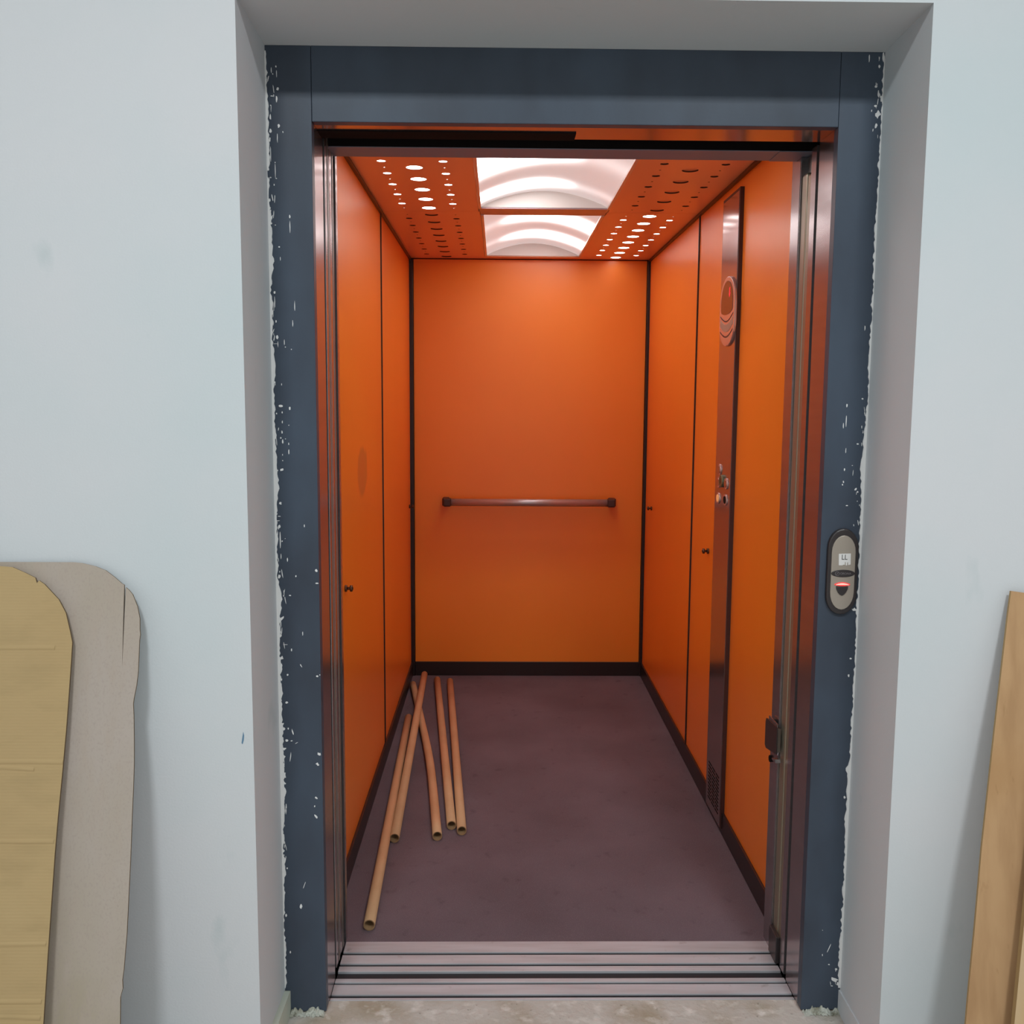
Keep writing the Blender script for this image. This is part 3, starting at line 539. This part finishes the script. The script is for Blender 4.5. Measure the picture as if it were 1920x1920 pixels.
ring = prism('emblem', disc(0.7185, 1.0608, 0.0050), 'xz', D - 0.0144, D - 0.0139, 'etch', bd)
prism('emblem_centre', disc(0.7185, 1.0608, 0.0041), 'xz', D - 0.0146, D - 0.0140, 'bezel', bd)
prism('emblem_bar', [(0.7160, 1.0585), (0.7168, 1.0580), (0.7210, 1.0632), (0.7202, 1.0637)], 'xz', D - 0.0148, D - 0.0144, 'etch', bd)
text('lettering', 'ORONA', 0.0068, (0.7375, D - 0.0143, 1.0607), 'etch', bd)
def crescent(w, top, thick, rise):
    a = [(0.7312 - w + 2 * w * t / 12, top - rise + rise * math.sin(math.pi * t / 12)) for t in range(13)]
    b = [(x, z - thick * (0.25 + 0.75 * math.sin(math.pi * t / 12))) for t, (x, z) in enumerate(a)]
    return a + b[::-1]
ind = tag(prism('indicator', crescent(0.0170, 1.0408, 0.0082, 0.0040), 'xz', D - 0.0142, D - 0.0120, 'red_glow', cs), 'glowing red crescent')
prism('bright_core', crescent(0.0145, 1.0392, 0.0042, 0.0032), 'xz', D - 0.0146, D - 0.0140, 'red_core', ind)
sh = [(0.7175, 1.0318), (0.7445, 1.0318), (0.7438, 1.0255), (0.7405, 1.0185), (0.7360, 1.0130), (0.7310, 1.0105), (0.7260, 1.0130), (0.7215, 1.0185), (0.7182, 1.0255)]
tag(prism('push_button', sh, 'xz', D - 0.0155, D - 0.0120, 'bezel', cs, 0.0012), 'dark shield-shaped push button')

# ---------------------------------------------------------------- cardboard tubes on the carpet
R = 0.0158; g = 'cardboard tubes lying in the lift car'
TUBES = [([(-0.390, 0.587, R), (-0.4435, 2.335, R)], 'cardboard tube reaching nearest the door, furthest forward of the five'),
         ([(-0.377, 1.116, R), (-0.404, 2.444, 0.0470), (-0.4130, 2.885, 0.0573)], 'cardboard tube lying slantwise over another, its far end lifted off the carpet'),
         ([(-0.238, 1.131, R), (-0.3065, 1.772, R), (-0.3885, 2.335, R), (-0.468, 2.850, R)], 'slightly bent cardboard tube running under another into the back left corner'),
         ([(-0.195, 1.212, R), (-0.351, 2.934, R)], 'straight cardboard tube, second from the right, its end furthest from the door'),
         ([(-0.159, 1.171, R), (-0.284, 2.906, R)], 'straight cardboard tube furthest to the right')]
for pts, lab in TUBES:
    if len(pts) == 2:
        a, b = Vector(pts[0]), Vector(pts[1]); pts = [tuple(a.lerp(b, t / 3)) for t in range(4)]
    elif len(pts) == 4:      # smooth the bend
        P4 = [Vector(p) for p in pts]; P4 = [P4[0] * 2 - P4[1]] + P4 + [P4[-1] * 2 - P4[-2]]; out = []
        for q in range(3):
            p0, p1, p2, p3 = P4[q:q + 4]
            for k in range(6):
                t = k / 6; out.append(tuple(0.5 * ((2 * p1) + (p2 - p0) * t + (2 * p0 - 5 * p1 + 4 * p2 - p3) * t * t + (3 * p1 - p0 - 3 * p2 + p3) * t ** 3)))
        pts = out + [pts[-1]]
    tag(tube('cardboard_tube', pts, R, 'tube', None, 24, 0.0026, ['tube', 'tube_in']), lab, 'cardboard tube', g)

# ---------------------------------------------------------------- sheets and boards leaning on the landing wall
def leaning(name, pts, y0, s, z0, th, mats, label, cat, wav=0.0, group=None, parent=None):
    """outline in x, z on a plane leaning on the wall (foot towards the viewer), given a real thickness"""
    nrm = Vector((0, 1, -s)).normalized(); bm = bmesh.new(); n = len(pts)
    F = [bm.verts.new((x, y0 - s * (z0 - z), z)) for x, z in pts]
    B = [bm.verts.new(Vector((x, y0 - s * (z0 - z), z)) + nrm * th) for x, z in pts]
    bm.faces.new(F).material_index = 0; bm.faces.new(B[::-1]).material_index = 0
    for i in range(n):
        j = (i + 1) % n; bm.faces.new((F[i], B[i], B[j], F[j])).material_index = 1
    lo = min(v.co.z for v in bm.verts)
    if lo < 0: bmesh.ops.translate(bm, verts=bm.verts[:], vec=(0, 0, -lo + 0.0003))
    o = fin(name, bm, mats, parent)
    if label: tag(o, label, cat, group)
    return o
rb = random.Random(5)
Bp = [(-1.55, 0.0), (-1.56, 0.5), (-1.555, 0.95)] + [(-1.545 + 0.11 * (1 - math.cos(t * math.pi / 12)), 1.0 + 0.117 * math.sin(t * math.pi / 12)) for t in range(7)]
Bp += [(-1.0311, 1.1172), (-0.8839, 1.1173), (-0.8681, 1.1158), (-0.8414, 1.1097), (-0.82, 1.1015), (-0.8015, 1.0881), (-0.7873, 1.0763), (-0.7826, 1.0740), (-0.7812, 0.985), (-0.7800, 0.915), (-0.7796, 0.985), (-0.7792, 1.0690), (-0.7730, 1.0640), (-0.7653, 1.0553), (-0.7548, 1.0317), (-0.7495, 1.0092), (-0.7486, 0.9887), (-0.7470, 0.9783), (-0.7484, 0.9683), (-0.7484, 0.9074), (-0.7505, 0.8821), (-0.7546, 0.8569), (-0.7556, 0.8467), (-0.7538, 0.8267), (-0.7515, 0.7867), (-0.7493, 0.7369), (-0.7488, 0.6881), (-0.7491, 0.6381), (-0.7487, 0.58), (-0.7491, 0.5209), (-0.7499, 0.4245), (-0.753, 0.3576), (-0.7548, 0.34), (-0.7534, 0.325), (-0.7574, 0.3096), (-0.7558, 0.2629), (-0.757, 0.15), (-0.756, 0.0)]
# the notch at (0.98..1.07) is the tear in the grey sheet
leaning('cardboard_sheet', Bp, -0.010, 0.215, 1.115, 0.004, ['kraft_grey', 'kraft_edge'], 'grey-brown cardboard sheet with rounded corner and torn right edge, leaning on the wall behind another', 'cardboard')
Ap = [(-1.70, 0.0), (-1.70, 0.95)] + [(-1.70 + 0.13 * (1 - math.cos(t * math.pi / 12)), 0.98 + 0.131 * math.sin(t * math.pi / 12)) for t in range(1, 7)]
Ap += [(-1.0242, 1.1111), (-0.998, 1.1092), (-0.9712, 1.0981), (-0.9518, 1.089), (-0.9480, 1.0788), (-0.9441, 1.0839), (-0.9332, 1.0768), (-0.9187, 1.0626), (-0.9032, 1.0475), (-0.888, 1.0223), (-0.8775, 0.9871), (-0.8721, 0.967), (-0.8722, 0.9321), (-0.8730, 0.8528), (-0.8738, 0.8037), (-0.8762, 0.7259), (-0.8793, 0.6489), (-0.881, 0.5823), (-0.8819, 0.4882), (-0.8827, 0.3954), (-0.883, 0.2856), (-0.884, 0.0)]
sA = leaning('cardboard_sheet', Ap, -0.024, 0.248, 1.11, 0.005, ['kraft', 'kraft_edge'], 'yellow-brown corrugated cardboard sheet with horizontal creases, in front of the grey one', 'cardboard')
# horizontal creases pressed across the front sheet
for z, x1, dz in ((0.748, -0.876, 0.0), (0.735, -0.93, 0.004), (0.605, -0.884, 0.0), (0.425, -0.887, -0.002), (0.325, -0.889, 0.0), (0.298, -0.889, 0.002), (0.958, -0.905, 0.0)):
    bm = bmesh.new(); s = 0.248; n = 12; top, bot = [], []; rr = random.Random(int(z * 1000))
    V = []
    for k in range(n + 1):
        x = -1.60 + (x1 + 1.60) * k / n; zz = z + dz * math.sin(k * 0.8) + rr.uniform(-0.0006, 0.0006)
        col = []
        for (dzz, out) in ((0.005, 0.0), (0.0012, 0.0016), (-0.0012, 0.0016), (-0.005, 0.0)):
            col.append(bm.verts.new((x, -0.024 - s * (1.11 - (zz + dzz)) - out - 0.0002, zz + dzz)))
        V.append(col)
    for k in range(n):
        for j in range(3): bm.faces.new((V[k][j], V[k + 1][j], V[k + 1][j + 1], V[k][j + 1]))
    fin('crease', bm, 'kraft', sA, True)
Pp = [(0.9883, 1.0672), (0.9822, 1.0281), (0.9727, 0.9594), (0.9634, 0.8911), (0.9497, 0.7915), (0.9347, 0.6769), (0.9198, 0.5628), (0.9122, 0.4906), (0.902, 0.398), (0.8909, 0.3059), (0.882, 0.2244), (0.858, 0.030), (1.13, 0.0), (1.262, 1.030)]
leaning('wooden_board', Pp, -0.016, 0.16, 1.07, 0.006, ['wood', 'wood_edge'], 'brown wooden board leaning tilted against the wall at the right', 'board', group='boards leaning at the right')
leaning('wooden_board', [(1.0200, 0.72), (1.0005, 0.56), (0.9812, 0.4251), (0.9565, 0.2542), (0.930, 0.06), (0.925, 0.02), (1.28, 0.0), (1.36, 0.69)], -0.040, 0.20, 1.0, 0.012, ['wood_pale', 'wood_edge'], 'paler wooden board at the bottom right corner, in front of the brown one', 'board', group='boards leaning at the right')
